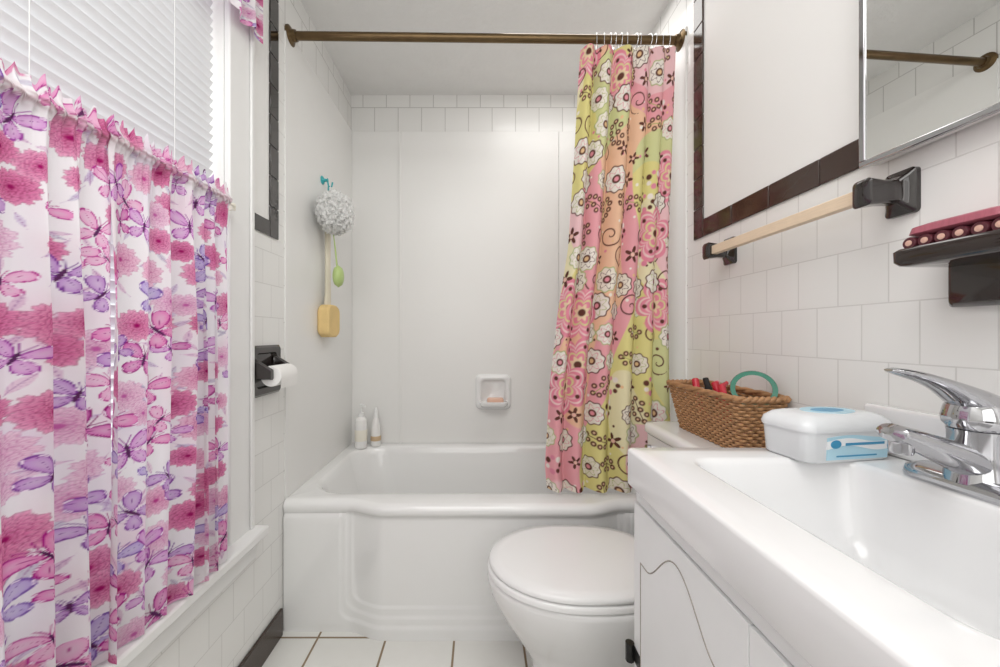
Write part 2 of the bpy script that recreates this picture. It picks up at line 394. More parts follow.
def shower_canvas(W,Hh,seed):
    r=np.random.default_rng(seed); cv=Canvas(W,Hh,.0026,(.76,.69,.28)); A=(slice(None),slice(None))
    f=field(cv.U*1.2,cv.V,7.5,seed)+.22; h=field(cv.U,cv.V,8,seed+3)
    cv.put(A,S(f-.05,.03),(.82,.38,.42)); cv.put(A,S(f-.05,.03)*S(h-.45,.03),(.85,.54,.36)); cv.put(A,S(.05-f,.03)*S(h-.5,.03),(.66,.67,.34)); cv.put(A,S(f-.05,.03)*S(-h-.45,.03),(.86,.56,.58)); cv.put(A,S(.05-f,.03)*S(-h-.6,.03),(.84,.77,.50))
    BR=(.12,.040,.028)
    st=.102; pts=[]
    for j in range(int(Hh/st)+2):
        for i in range(int(W/st)+2): pts.append(((i+.5*(j%2)+r.uniform(-.17,.17))*st,(j+r.uniform(-.17,.17))*st))
    r.shuffle(pts)
    for i in range(200):
        x,y=r.uniform(0,W),r.uniform(0,Hh); sl,a,b=cv.loc(x,y,r.uniform(.005,.009),0)
        if a.size: cv.put(sl,S(.8-np.hypot(a,b),.3),[BR,(.88,.82,.74),(.76,.26,.36),(.84,.55,.30)][i%4])
    kk=(np.arange(len(pts))+.5)/len(pts); r.shuffle(kk)
    for (x,y),k in zip(pts,kk):
        rot=r.uniform(0,6.28)
        if k<.07:
            sl,a,b=cv.loc(x,y,.120,rot); R=np.hypot(a,b); t=np.arctan2(b,a); lb=np.abs(np.cos(3*t))**.7
            E=.62+.34*lb; m=S(E-R,.04); cv.put(sl,m,(.80,.27,.36))
            for q,cc in ((.82,(.88,.64,.62)),(.62,(.86,.52,.54)),(.45,(.74,.68,.34))): cv.put(sl,m*S(.035-np.abs(R-q*E),.03),cc)
            for dd in range(6):
                px,py=.62*math.cos(dd*math.pi/3),.62*math.sin(dd*math.pi/3); cv.put(sl,S(.07-np.hypot(a-px,b-py),.03),BR)
            cv.put(sl,S(.24+.05*np.cos(8*t)-R,.04),(.84,.66,.44)); cv.put(sl,S(.12-R,.04),BR)
        elif k<.42:
            c=[(.84,.78,.68),(.86,.81,.74),(.85,.80,.72)][r.integers(3)]
            sl,a,b=cv.loc(x,y,r.uniform(.042,.060),rot); R=np.hypot(a,b); t=np.arctan2(b,a)
            sc_=.92+.06*np.cos(9*t)
            cv.put(sl,S(sc_-R,.05),BR if r.uniform()<.6 else (.45,.50,.22)); cv.put(sl,S(sc_-.09-R,.05),c)
            pt=.55+.15*np.cos(7*t); cv.put(sl,S(.03-np.abs(R-pt),.03),[(.74,.3,.36),BR,(.5,.52,.2)][r.integers(3)])
            cv.put(sl,S(.30-R,.06),BR); cv.put(sl,S(.16-R,.06),[(.80,.55,.30),(.80,.32,.38)][r.integers(2)])
        elif k<.60:
            sl,a,b=cv.loc(x,y,r.uniform(.026,.038),rot); R=np.hypot(a,b); t=np.arctan2(b,a)
            cv.put(sl,S(.62+.33*np.cos(5*t)-R,.08),BR); cv.put(sl,S(.24-R,.08),(.86,.55,.45))
        elif k<.74:
            sl,a,b=cv.loc(x,y,.052,rot); R=np.hypot(a,b); t=np.arctan2(b,a)
            q=np.mod(R*1.5-t/(2*math.pi)*r.choice([-1,1]),1); cv.put(sl,S(.08-np.abs(q-.5),.05)*(R<.95),BR)
        elif k<.90:
            c,s=math.cos(rot),math.sin(rot); col=[BR,(.42,.45,.15)][r.integers(2)]
            for i in range(9):
                t=(i-4)/4; q=.026 if i%2 else -.026*(1 if i%4 else .2)
                px=x+.046*t*c-q*s*(1-abs(t)*.5); py=y+.046*t*s+q*c*(1-abs(t)*.5)
                sl,a,b=cv.loc(px,py,.013,0); cv.put(sl,S(.8-np.hypot(a,b),.3),BR); cv.put(sl,S(.3-np.hypot(a,b),.3),(.86,.6,.4))
            sl,a,b=cv.loc(x,y,.050,rot); cv.put(sl,S(.030-np.abs(b),.03)*(np.abs(a)<.9),col)
        else:
            for i in range(7):
                aa=i*.9; sl,a,b=cv.loc(x+.028*math.cos(aa),y+.028*math.sin(aa),.011+.003*(i%2),0); cv.put(sl,S(.8-np.hypot(a,b),.3),[BR,(.88,.80,.74),(.76,.26,.36)][i%3])
    return cv
def cloth(name,cv,fn,mat,**k):
    P=fn(cv.U/cv.W,cv.V/cv.H)          # arrays x,y,z
    v=np.stack(P,-1).reshape(-1,3); c=v.mean(0)
    nu,nv=cv.nu,cv.nv; idx=np.arange(nu*nv).reshape(nv,nu)
    q=np.stack([idx[:-1,:-1],idx[:-1,1:],idx[1:,1:],idx[1:,:-1]],-1).reshape(-1,4)
    me=bpy.data.meshes.new(name); me.vertices.add(len(v)); me.vertices.foreach_set('co',(v-c).ravel())
    me.loops.add(q.size); me.loops.foreach_set('vertex_index',q.ravel().astype(np.int32)); me.polygons.add(len(q))
    me.polygons.foreach_set('loop_start',np.arange(0,q.size,4,dtype=np.int32)); me.polygons.foreach_set('loop_total',np.full(len(q),4,dtype=np.int32))
    me.polygons.foreach_set('use_smooth',np.ones(len(q),dtype=bool)); me.update(); me.validate()
    at=me.color_attributes.new('print','FLOAT_COLOR','POINT'); at.data.foreach_set('color',np.concatenate([cv.C.reshape(-1,3),np.ones((len(v),1))],1).ravel())
    me.materials.append(mat); o=bpy.data.objects.new(name,me); o.location=c; COL.objects.link(o)
    for a,b in k.items(): o[a]=b
    return o
# cafe curtains: v=0 bottom
RODX=XL+.045; RODZ=1.475
def cafe_fn(y0,y1,n,seed,zb,xo=0):
    def fn(u,v):
        r=np.random.default_rng(seed); ph=r.uniform(0,6,8)
        uu=u+.030*np.sin(6*u+ph[0])+.016*np.sin(13*u+ph[6])
        z=zb+(RODZ+.034-zb)*v
        amp=(.004+.012*np.clip((1-v)*2.5,0,1))*(1+.45*np.sin(9*u+ph[7]+1.2*v))
        w=2*np.pi*n*uu+ph[1]+.9*np.sin(2.0*v+ph[2]+2*u)
        A=np.sin(w)+.22*np.sin(.53*w+ph[3]+v)
        hdr=np.exp(-((z-RODZ)/.013)**2)
        fine=np.sin(2*np.pi*n*4.3*u+ph[3]); fine2=np.sin(2*np.pi*n*7.7*u+ph[5])
        near=np.exp(-(z-RODZ)**2/.003)
        x=RODX+.006+xo+amp*A*(1-.7*hdr)+hdr*.010+(.0040*fine+.0018*fine2)*near
        y=y0+(y1-y0)*u+.008*np.cos(w)*(1-hdr)*np.clip((1-v)*3,.2,1)
        z=z+(.008*np.sin(2*np.pi*n*u*2.2+ph[4])+.005*fine)*(np.clip((z-RODZ-.006)/.02,0,1))+.004*np.sin(w)*(1-v)**3
        return x,y,z
    return fn
cv=cafe_canvas(.46,1.03,5); header_tint(cv,.964)
cloth('cafe_curtain',cv,cafe_fn(.34,.700,6,3,.508,-.003),m_cafe,label='sheer cafe curtain with pink peonies and purple butterflies, long panel',category='curtain',group='cafe curtains on the window rod')
cv=cafe_canvas(.45,1.03,9); header_tint(cv,.964)
cloth('cafe_curtain',cv,cafe_fn(.684,1.018,6.5,8,.506,.006),m_cafe,label='sheer floral butterfly cafe curtain beside the window casing',category='curtain',group='cafe curtains on the window rod')
rod=top('curtain_rod',(RODX,.7,RODZ),'thin cream cafe curtain rod across the window','curtain rod')
obj('pole',G().add(*sweep([(RODX,.20,RODZ),(RODX,1.06,RODZ)],.004,12)),m_cream,parent=rod)
for y in (.20,1.06): box('bracket',(XL+.018,y-.006,RODZ-.012),(RODX,y+.006,RODZ+.008),m_cream,parent=rod,bevel=.002)
# valance
cv=cafe_canvas(.5,.30,21,.0025)
def val_fn(u,v):
    w=2*np.pi*7*u; x=XL+.050+.012*np.sin(w)*(1-.4*v)+0*v; y=.70+.485*u+.005*np.cos(w); z=2.035+.215*v+.010*np.sin(w*.5)*(1-v); return x,y,z
cloth('window_valance',cv,val_fn,m_cafe,label='short gathered pink floral valance above the window',category='curtain')
obj('valance_rod',G().add(*sweep([(XL+.019,.16,2.24),(XL+.050,.17,2.24),(XL+.050,1.18,2.24),(XL+.019,1.185,2.24)],.005,10)),m_cream,label='thin white rod carrying the window valance',cat='curtain rod')

# ---------------------------------------------------------------- tub
XC=(XL+XR)/2
def bulge(x): return 1-ss(.375,.52,abs(x-XC))
tx0,tx1,ty1=XL+.0015,XR-.0015,YB-.001
rings=[]
MM=(60,60,60,300)   # side point counts (right, back, left, front)
def frame_recess(x,z):
    d=abs(x-XC); t=0
    for k in range(3):
        px=(.545-.022*k)-d; pz=z-(.045+.034*k); r_=.045
        if px<r_ and pz<r_: q=r_-math.hypot(r_-px,r_-pz)
        else: q=min(px,pz)
        t+=.0048*ss(-.0035,.0035,q)
    return t
def tub_ring(z,off):
    R=[]
    for (x,y,zz) in rr(tx0,tx1,1.413,ty1,.006,z,k=4,m=MM):
        if y<1.42:
            fr=frame_recess(x,z)*min(1,max(0,(.455-z)/.03))
            y=1.413-.042*bulge(x)-off-.014*min(1,max(0,(.455-z)/.03))+fr+(y-1.413)
        R.append((x,y,z))
    return R
zs=[0]+[.005*i for i in range(1,27)]+[.14,.18,.24,.30,.36,.40,.42,.43,.44]
for z in zs: rings.append(tub_ring(z,.0))
for z,off in ((.447,.008),(.455,.013),(.463,.015),(.474,.013),(.483,.007),(.489,-.003),(.490,-.012)): rings.append(tub_ring(z,off))
for (a,b,c,d,r,z) in ((-.69,.735,1.462,2.098,.14,.490),(-.680,.725,1.470,2.090,.14,.487),(-.672,.717,1.478,2.082,.14,.477),(-.664,.710,1.486,2.076,.14,.45),(-.62,.690,1.50,2.06,.14,.30),(-.56,.67,1.52,2.04,.14,.17),(-.53,.65,1.54,2.02,.13,.135),(-.48,.61,1.58,1.98,.11,.12)):
    rings.append(rr(a,b,c,d,r,z,k=4,m=MM))
v,f=loft(rings)
tub=obj('bathtub',G().add(v,f),m_tub,angle=55,label='white enamelled built-in bathtub with stepped curved apron',cat='bathtub')
obj('drain',G().add(*lathe([(.0,0),(.028,0),(.03,.003),(.022,.004),(0,.004)],(.52,1.78,.121))),m_chrome,parent=tub,label='chrome drain')

# soap dish on back wall
def sw(ring,f): return [f(p) for p in ring]
sd=top('wall_soap_dish',(.075,YB-.006,.70),'white ceramic recessed soap dish on the tub wall','soap dish')
fy=lambda dep: (lambda p:(p[0],YB-.006-dep,p[1]))
rs=[sw(rr(-.025,.178,.685,.885,.03),fy(0)),sw(rr(-.025,.178,.685,.885,.03),fy(.006)),sw(rr(-.015,.168,.695,.875,.028),fy(.020)),sw(rr(.000,.153,.710,.860,.025),fy(.022)),sw(rr(.010,.143,.720,.850,.02),fy(.010)),sw(rr(.014,.139,.724,.846,.02),fy(.0015))]
obj('plate',G().add(*loft(rs)),m_china,parent=sd,angle=70)
rs=[sw(rr(.010,.143,YB-.070,YB-.012,.02),lambda p:(p[0],p[1],.706)),sw(rr(-.002,.155,YB-.085,YB-.012,.026),lambda p:(p[0],p[1],.722)),sw(rr(-.002,.155,YB-.085,YB-.012,.026),lambda p:(p[0],p[1],.735)),sw(rr(.006,.147,YB-.077,YB-.014,.02),lambda p:(p[0],p[1],.737)),sw(rr(.012,.141,YB-.070,YB-.014,.016),lambda p:(p[0],p[1],.724))]
obj('tray',G().add(*loft(rs)),m_china,parent=sd,angle=60)
rs=[rr(.040-i,.133+i,YB-.060-i*.5,YB-.024+i*.5,.014,z,m=6) for i,z in ((-.004,.7245),(0,.730),(0,.748),(-.005,.756))]
obj('soap_bar',G().add(*loft(rs)),m_soap,label='small peach soap bar resting in the wall soap dish',cat='soap')

# bottles on rim
BZ=RIM+.0005
def pump(name,x,y,label):
    e=top(name,(x,y,RIM),label,'bottle')
    obj('body',G().add(*lathe([(0,0),(.030,0),(.033,.004),(.033,.13),(.030,.155),(.014,.172),(.013,.18),(0,.18)],(x,y,BZ))),m_clear,parent=e)
    obj('label',G().add(*lathe([(.0333,.04),(.0336,.041),(.0336,.10),(.0333,.101)],(x,y,BZ))),m_cream,parent=e)
    g=G().add(*lathe([(.016,.17),(.016,.19),(.006,.192),(.005,.225),(.010,.227),(.010,.238),(0,.24)],(x,y,BZ)))
    g.add(*sweep([(x,y,BZ+.233),(x+.02,y-.018,BZ+.234),(x+.032,y-.028,BZ+.229)],[.006,.005,.004],8)); obj('pump',g,m_paint,parent=e)
pump('pump_bottle',-.655,2.06,'white pump lotion bottle standing on the tub rim corner')
e=top('squeeze_bottle',(-.585,2.10,RIM),'slim white bottle with tapered cap standing on the tub rim','bottle')
obj('body',G().add(*lathe([(0,0),(.026,0),(.028,.01),(.026,.10),(.016,.15),(.012,.16),(0,.16)],(-.585,2.10,BZ))),m_clear,parent=e)
obj('cap',G().add(*lathe([(.013,.155),(.013,.18),(.007,.21),(0,.213)],(-.585,2.10,BZ))),m_paint,parent=e)
obj('label',G().add(*lathe([(.0285,.03),(.029,.031),(.0282,.055),(.0278,.056)],(-.585,2.10,BZ))),M('tan label',(.62,.45,.28),.5),parent=e)

# ---------------------------------------------------------------- shower rod/curtain/rings
RZ=lambda x:2.270-.012*(x-XL)
RY=1.45
sr=top('shower_rod',(0,RY,2.26),'aged brass shower curtain rod spanning the tub alcove','shower rod')
obj('pole',G().add(*sweep([(XL+.004,RY,RZ(XL)),(XR-.004,RY,RZ(XR))],.0155,20)),m_brass,parent=sr)
for x,s in ((XL,1),(XR,-1)):
    prof=[(0,0),(.036,0),(.036,.006),(.030,.010),(.022,.014),(.020,.028),(0,.028)]
    obj('flange',G().add(*lathe([(r,h*s) for r,h in prof],(x+ (0.0005*s),RY,RZ(x)),'x')),m_brass,parent=sr)
cv=shower_canvas(.74,1.75,4)
NF=6
def xl(z):   # left edge by height
    return np.interp(z,[.50,.60,.9,1.2,1.45,1.8,2.1,2.22],[.262,.255,.272,.305,.345,.368,.385,.392])
def sh_fn(u,v):
    z=.510+(2.222-.510)*v
    a=xl(z); b=np.interp(z,[.5,.9,1.4,2.2],[.748,.735,.728,.755])
    uu=u+.036*np.sin(5*u+1)+.024*np.sin(3*v+2)*u*(1-u)*4
    w=2*np.pi*NF*uu+1.0*np.sin(1.7*v+.5+u)
    A=np.sin(w)+.18*np.sin(.47*w+1+v)
    x=a+(b-a)*u+.006*np.cos(w+.6)*np.clip(u*8,0,1)*np.clip((1-u)*8,0,1)
    amp=.019+.008*np.sin(4*u+v)-.003*v
    y=RY-.005+amp*A*(1-.3*np.clip((v-.95)*20,0,1))
    return x,y,z
cloth('shower_curtain',cv,sh_fn,m_shower,label='yellow and pink retro floral fabric shower curtain bunched to one side',category='shower curtain')
def ringmesh():
    pts=[]
    for i in range(40):
        a=2*math.pi*i/40; rx=.021; rz=.030 if math.sin(a)<0 else .0215
        pts.append((0,rx*math.cos(a),rz*math.sin(a)))
    return G().add(*sweep(pts,.0014,6,up=(1,0,0),closed=True))
g=ringmesh(); ring0=None
for i in range(12):
    x=.455+.270*i/11+random.uniform(-.008,.008)
    if ring0 is None:
        ring0=obj('shower_curtain_ring',g,m_grommet,label='thin metal ring holding the shower curtain on the rod',cat='curtain ring',group='shower curtain rings'); o=ring0
    else:
        o=ring0.copy(); COL.objects.link(o)
    o.location=(x,RY,RZ(x)-.006); o.rotation_euler=(0,0,random.uniform(-.35,.35))

# ---------------------------------------------------------------- bath brush & pouf
obj('suction_hook',G().add(*lathe([(0,0),(.02,0),(.018,.004),(.008,.010),(.006,.022),(.010,.026),(0,.028)],(XL+.0062,1.74,1.83),'x')).add(*sweep([(XL+.03,1.74,1.83),(XL+.036,1.74,1.80),(XL+.05,1.74,1.80),(XL+.054,1.74,1.82)],.004,8)),m_teal,label='small teal suction hook on the shower wall',cat='hook')
bb=top('bath_brush',(XL+.03,1.75,1.12),'long handled bath brush with yellow sponge head on shower wall','bath brush')
obj('strap',G().add(*sweep([(XL+.036,1.735,1.803),(XL+.040,1.72,1.76),(XL+.036,1.735,1.70),(XL+.034,1.75,1.64),(XL+.032,1.757,1.70),(XL+.034,1.755,1.76)],.0026,8,closed=True)),m_teal,parent=bb,label='teal hanging strap')
obj('handle',G().add(*sweep([(XL+.028,1.75,1.645),(XL+.028,1.75,1.60),(XL+.028,1.75,1.45),(XL+.028,1.75,1.30),(XL+.024,1.75,1.22)],[.012,.022,.018,.022,.036],14,rad2=[.008,.012,.011,.012,.012],up=(1,0,0))),m_handle,parent=bb,label='ivory plastic handle')
rs=[]
for dx,s in ((-.0055,.9),(.003,1),(.040,1),(.048,.9)):
    rs.append([(XL+.012+dx,1.75+ (p[0])*s*1.2,1.175+p[1]*s) for p in rr(-.058,.058,-.075,.075,.035,m=6)])
obj('sponge_head',G().add(*loft(rs)),m_sponge,parent=bb,label='yellow sponge head')
gs=top('back_scrubber',(XL+.096,1.69,1.325),'pale green spoon-shaped scrubber hanging under the bath pouf','scrubber')
obj('handle',G().add(*sweep([(XL+.080,1.685,1.562),(XL+.086,1.69,1.50),(XL+.094,1.69,1.42)],[.002,.0035,.0040],8)),m_green,parent=gs)
rs=[]
for i in range(9):
    t=-1+2*i/8; q=math.sqrt(max(0,1-t*t))*.98+.02
    rs.append([(XL+.100+ .024*q*math.cos(a),1.69+.034*q*math.sin(a),1.375+.05*t) for a in [2*math.pi*j/20 for j in range(20)]])
obj('bowl',G().add(*loft(rs)),m_green,parent=gs)
# pouf: many ruffled petals over a soft core
g=G(); pc=Vector((XL+.094,1.67,1.655))
for i in range(120):
    ga=math.pi*(3-math.sqrt(5)); zz=1-2*(i+.5)/120; rad=math.sqrt(1-zz*zz)
    d=Vector((rad*math.cos(i*ga),rad*math.sin(i*ga),zz)); u=d.orthogonal().normalized(); w=d.cross(u)
    rot=random.uniform(0,6); rs=[]; hh=random.uniform(.006,.018)
    for k in range(4):
        t=k/3; rs.append([])
        for j in range(24):
            a=2*math.pi*j/24; rf=1+.35*math.sin(4*a+rot)*t+.15*math.sin(9*a+rot*3)*t
            p=pc+d*(.080+hh*t+.005*math.sin(5*a+rot)*t)+(u*math.cos(a)+w*math.sin(a))*(.003+.019*t**1.1*rf)
            p.x=pc.x+(p.x-pc.x)*.80
            p.x=max(p.x,XL+.008)
            rs[-1].append(tuple(p))
    g.add(*loft(rs,False,False))
core=[]
for i in range(17):
    a=math.pi*i/16; core.append((max(.0005,.082*math.sin(a)),-.082*math.cos(a)))
v,f=lathe(core,tuple(pc),n=28); v=[(max(XL+.008,pc.x+(p[0]-pc.x)*.8),p[1],p[2]) for p in v]; g.add(v,f)
pf=top('bath_pouf',(pc.x,pc.y,pc.z-.09),'white ruffled mesh bath pouf hanging on the shower wall','bath pouf')
obj('mesh_ball',g,m_poufw,smooth='full',parent=pf)
obj('cord',G().add(*sweep([(pc.x-.02,pc.y+.01,pc.z+.04),(XL+.055,1.71,1.76),(XL+.045,1.738,1.806)],.0018,6)),m_poufw,parent=pf)

# ---------------------------------------------------------------- paper holder
ph=top('toilet_paper_holder',(XL,1.28,.91),'black glazed ceramic toilet paper holder set in the tiled wall','toilet paper holder')
fx=lambda dep:(lambda p:(XL+dep,p[0],p[1]))
rs=[sw(rr(1.215,1.39,.905,1.075,.012),fx(0)),sw(rr(1.215,1.39,.905,1.075,.012),fx(.010)),sw(rr(1.222,1.383,.912,1.068,.010),fx(.016)),sw(rr(1.238,1.360,.932,1.050,.014),fx(.015)),sw(rr(1.243,1.355,.937,1.045,.014),fx(.004))]
obj('plate',G().add(*loft(rs)),m_black,parent=ph)
for y0 in (1.215,1.353):
    rs=[]
    for t in range(7):
        q=t/6; rs.append([(XL+.012+.062*q,y0+.008+p[0],1.003-.02*q+p[1]) for p in rr(-.008,.008,-.035+.018*q,.035-.018*q,.007,k=4,m=4)])
    obj('arm',G().add(*loft(rs)),m_black,parent=ph,bevel=0)
obj('roller',G().add(*sweep([(XL+.062,1.225,.985),(XL+.062,1.360,.985)],.008,12)),m_black,parent=ph)
g=G().add(*lathe([(.010,0),(.032,0),(.034,.002),(.034,.108),(.032,.11),(.010,.11)],(XL+.062,1.236,.976),'y'))
tp=obj('toilet_paper_roll',g,m_paper,label='small white toilet paper roll on the black holder',cat='toilet paper')
rs=[[(XL+.062+.0345*math.cos(a),y,.976+.0345*math.sin(a)) for y in (1.238,1.344)] for a in (0.9,.6,.3,0)]+[[(XL+.097-.001*k,y,.976-.01*k) for y in (1.238,1.344)] for k in range(1,5)]
g=G().add(*loft(rs,False,False,closed=False)); obj('loose_sheet',g,m_paper,parent=tp)
ph.location.y-=.024; tp.location.y-=.024

# ---------------------------------------------------------------- toilet
TY=1.115
toi=top('toilet',(.4,TY,0),'white round-front toilet with closed lid between tub and vanity','toilet')
def oval(xf,xb,hw,z,n=64,cxr=.42,p=2.15):
    xm=xf+(xb-xf)*cxr+.03; R=[]
    for j in range(n):
        a=2*math.pi*j/n; c,s=math.cos(a),math.sin(a)
        if c<0: x=xm+(xm-xf)*c; y=hw*s
        else:
            q=2.8; x=xm+(xb-xm)*abs(c)**(2/q); y=hw*math.copysign(abs(s)**(2/q),s)
        R.append((x,TY+y,z))
    return R
rs=[oval(.150,.62,.115,0),oval(.150,.62,.115,.02),oval(.165,.61,.100,.035),oval(.165,.60,.098,.10),oval(.145,.60,.105,.17),oval(.105,.60,.130,.23),oval(.060,.60,.165,.30),oval(.030,.60,.185,.36),oval(.022,.60,.190,.395),oval(.022,.60,.190,.408),oval(.030,.595,.183,.414)]
obj('bowl',G().add(*loft(rs)),m_china,smooth='full',parent=toi)
rs=[oval(.030,.535,.184,.4145),oval(.022,.54,.191,.418),oval(.022,.54,.191,.428),oval(.027,.535,.187,.433)]
obj('seat',G().add(*loft(rs)),m_seat,parent=toi,angle=60)
rs=[oval(.034,.53,.180,.4350),oval(.027,.535,.187,.439),oval(.027,.535,.187,.446),oval(.032,.530,.182,.452),oval(.06,.505,.155,.456),oval(.15,.43,.08,.458)]
obj('lid',G().add(*loft(rs)),m_seat,parent=toi,angle=60)
for dy in (-.07,.07): obj('hinge',G().add(*lathe([(0,-.02),(.012,-.02),(.012,.02),(0,.02)],(.548,TY+dy,.435),'y')),m_seat,parent=toi)
rs=[rr(.600,.770,.905,1.325,.03,.41),rr(.590,.772,.895,1.335,.03,.56),rr(.588,.774,.892,1.338,.03,.765)]
obj('tank',G().add(*loft(rs)),m_china,parent=toi,angle=60)
rs=[rr(.588,.776,.886,1.344,.03,.766),rr(.582,.778,.880,1.350,.035,.772),rr(.582,.778,.880,1.350,.035,.792),rr(.588,.776,.886,1.344,.03,.801),rr(.606,.77,.90,1.33,.03,.802)]
obj('tank_lid',G().add(*loft(rs)),m_china,parent=toi,angle=60)
obj('flush_handle',G().add(*lathe([(0,0),(.012,0),(.012,-.015),(0,-.015)],(.588,1.29,.72),'x')).add(*sweep([(.574,1.29,.72),(.570,1.25,.715),(.570,1.22,.71)],[.005,.006,.007],8)),m_chrome,parent=toi,label='chrome flush handle')

# ---------------------------------------------------------------- vanity
VX0,VY0,VY1,CZ=.308,.11,.748,.885
van=top('vanity_cabinet',(.55,.43,0),'white painted vanity cabinet with panelled doors','cabinet')
g=G()
for lo,hi in (((VX0+.018,VY0,.09),(VX0+.032,VY1,.8125)),((XR-.014,VY0,.09),(XR-.002,VY1,.8125)),((VX0+.032,VY0,.09),(XR-.014,VY0+.014,.8125)),((VX0+.032,VY1-.014,.09),(XR-.014,VY1,.8125)),((VX0+.032,VY0+.014,.09),(XR-.014,VY1-.014,.104)),((VX0+.07,VY0+.01,0),(XR-.002,VY1-.005,.09))): g.add(*bx(lo,hi))
obj('body',g,m_cab,parent=van)
def groove(Q,r=.0011): return sweep(Q,r,6,up=(1,0,0),closed=False)
def panel_door(name,y0,y1,z0,z1):
    d=obj(name,G().add(*bx((VX0,y0,z0),(VX0+.0178,y1,z1))),m_cab,parent=van,bevel=.0008)
    i=.030; x=VX0-.0001
    yl,yr=y0+i,y1-i; cy=(y0+y1)/2; hw=(yr-yl)/2
    P=[(yl,z0+i),(yr,z0+i),(yr,z1-i-.075)]
    for k in range(0,33):
        t=k/32; s=abs(1-2*t)          # ogee: flat shoulders, curved rise, pointed centre
        if s>.80: h=0
        else: q=1-s/.80; h=.5-.5*math.cos(math.pi*q**.9)
        P.append((cy+hw*(1-2*t),z1-i-.075+.075*h))
    P+=[(yl,z1-i-.075),(yl,z0+i)]
    Q=[]
    for a,b in zip(P,P[1:]):
        n=max(1,int(math.dist(a,b)/.01))
        for k in range(n): Q.append((x,a[0]+(b[0]-a[0])*k/n,a[1]+(b[1]-a[1])*k/n))
    obj('groove_line',G().add(*groove(Q)),m_groove,parent=d,smooth='full',label='thin dark groove line')
    return d
ym=(VY0+VY1)/2
for a,b in ((VY0+.01,ym-.0008),(ym+.0008,VY1-.001)):
    panel_door('door',a,b,.11,.778)
box('top_rail',(VX0+.004,VY0+.01,.780),(VX0+.0178,VY1-.001,.8125),m_cab,parent=van,bevel=.001)
for z in (.477,.20):
    obj('hinge',G().add(*sweep([(VX0-.008,VY1+.001,z-.018),(VX0-.008,VY1+.001,z+.018)],.0085,10)).add(*bx((VX0-.002,VY1-.030,z-.014),(VX0-.0002,VY1-.001,z+.014))),m_hinge,parent=van,label='black hinge')
for y in (ym-.03,ym+.03):
    obj('knob',G().add(*lathe([(0,0),(.006,0),(.005,-.008),(.012,-.014),(.012,-.020),(0,-.023)],(VX0,y,.45),'x')),m_hinge,parent=van,label='black knob')

ox0,ox1,oy0,oy1=.294,XR-.002,.10,.751
rs=[rr(ox0+.012,ox1,oy0+.004,oy1-.001,.006,.8135,m=40),rr(ox0+.002,ox1,oy0,oy1-.0005,.006,.8140,m=40),rr(ox0,ox1,oy0,oy1,.008,.817,m=40),rr(ox0,ox1,oy0,oy1,.008,.879,m=40),rr(ox0+.001,ox1-.001,oy0+.001,oy1-.001,.008,.8828,m=40),rr(ox0+.004,ox1-.003,oy0+.004,oy1-.004,.008,.885,m=40),
 rr(ox0+.03,ox1-.02,oy0+.03,oy1-.03,.02,.885,m=40)]
b0=(.378,.672,.262,.682)
for ins,r,z in ((-.005,.045,.885),(0,.042,.884),(.003,.040,.880),(.005,.038,.872),(.010,.038,.83),(.020,.038,.77),(.032,.04,.740),(.054,.04,.728),(.085,.035,.724),(.118,.015,.720)):
    rs.append(rr(b0[0]+ins,b0[1]-ins*.9,b0[2]+ins,b0[3]-ins*1.6,r,z,m=40))
ct=obj('vanity_countertop',G().add(*loft(rs,cap0=False)),m_counter,angle=50,label='white cultured marble vanity top with integral rectangular sink',cat='countertop')
g=G().add(*bx((XR-.020,oy0+.004,.885),(XR-.0008,oy1-.004,.975)))
obj('backsplash',g,m_counter,parent=ct,bevel=.006,seg=3)
obj('drain',G().add(*lathe([(0,0),(.02,0),(.022,.002),(.015,.003),(0,.003)],(.535,.46,.7202))),m_chrome,parent=ct,label='chrome drain')

# faucet
FY=.535; FX=.712
fa=top('faucet',(FX,FY,CZ),'chrome single lever bathroom faucet on the vanity top','faucet')
rs=[rr(FX-.031,FX+.031,FY-.082,FY+.082,.030,CZ+.0003,m=8),rr(FX-.033,FX+.033,FY-.084,FY+.084,.032,CZ+.005,m=8),rr(FX-.031,FX+.031,FY-.081,FY+.081,.030,CZ+.016,m=8),rr(FX-.022,FX+.022,FY-.066,FY+.066,.021,CZ+.024,m=8)]
obj('base_plate',G().add(*loft(rs)),m_chrome,parent=fa,angle=50)
g=G().add(*lathe([(0,0.015),(.034,.015),(.031,.03),(.029,.05),(.029,.085),(.030,.09),(0,.09)],(FX,FY,CZ)))
obj('body',g,m_chrome,parent=fa)
P=[];r1=[];r2=[]
for i in range(23):
    t=i/22; P.append((FX+.005-.134*t,FY,CZ+.034+.066*t-.012*t*t)); q=1 if t<.95 else math.sqrt(max(.2,1-((t-.95)/.05)**2*.8))
    r1.append((.027-.006*t)*q); r2.append((.024-.012*t)*q)
v,f=sweep(P,r1,24,rad2=r2); g=G().add(v,f)
g.add(*lathe([(0,-.020),(.0120,-.020),(.0135,-.016),(.0135,0.002),(0,.002)],(FX-.110,FY,CZ+.076)))
obj('spout',g,m_chrome,parent=fa)
g=G().add(*lathe([(0,.091),(.029,.091),(.034,.098),(.035,.108),(.032,.122),(.026,.133),(.016,.141),(.006,.144),(0,.144)],(FX,FY,CZ)))
P=[(FX+.014,FY,CZ+.120),(FX-.012,FY,CZ+.132),(FX-.033,FY,CZ+.144),(FX-.055,FY,CZ+.155),(FX-.082,FY,CZ+.165),(FX-.106,FY,CZ+.171),(FX-.120,FY,CZ+.174),(FX-.128,FY,CZ+.175)]
g.add(*sweep(P,[.027,.027,.024,.020,.017,.016,.013,.006],18,rad2=[.021,.019,.014,.010,.0075,.006,.0045,.002]))
obj('lever_handle',g,m_chrome,parent=fa)

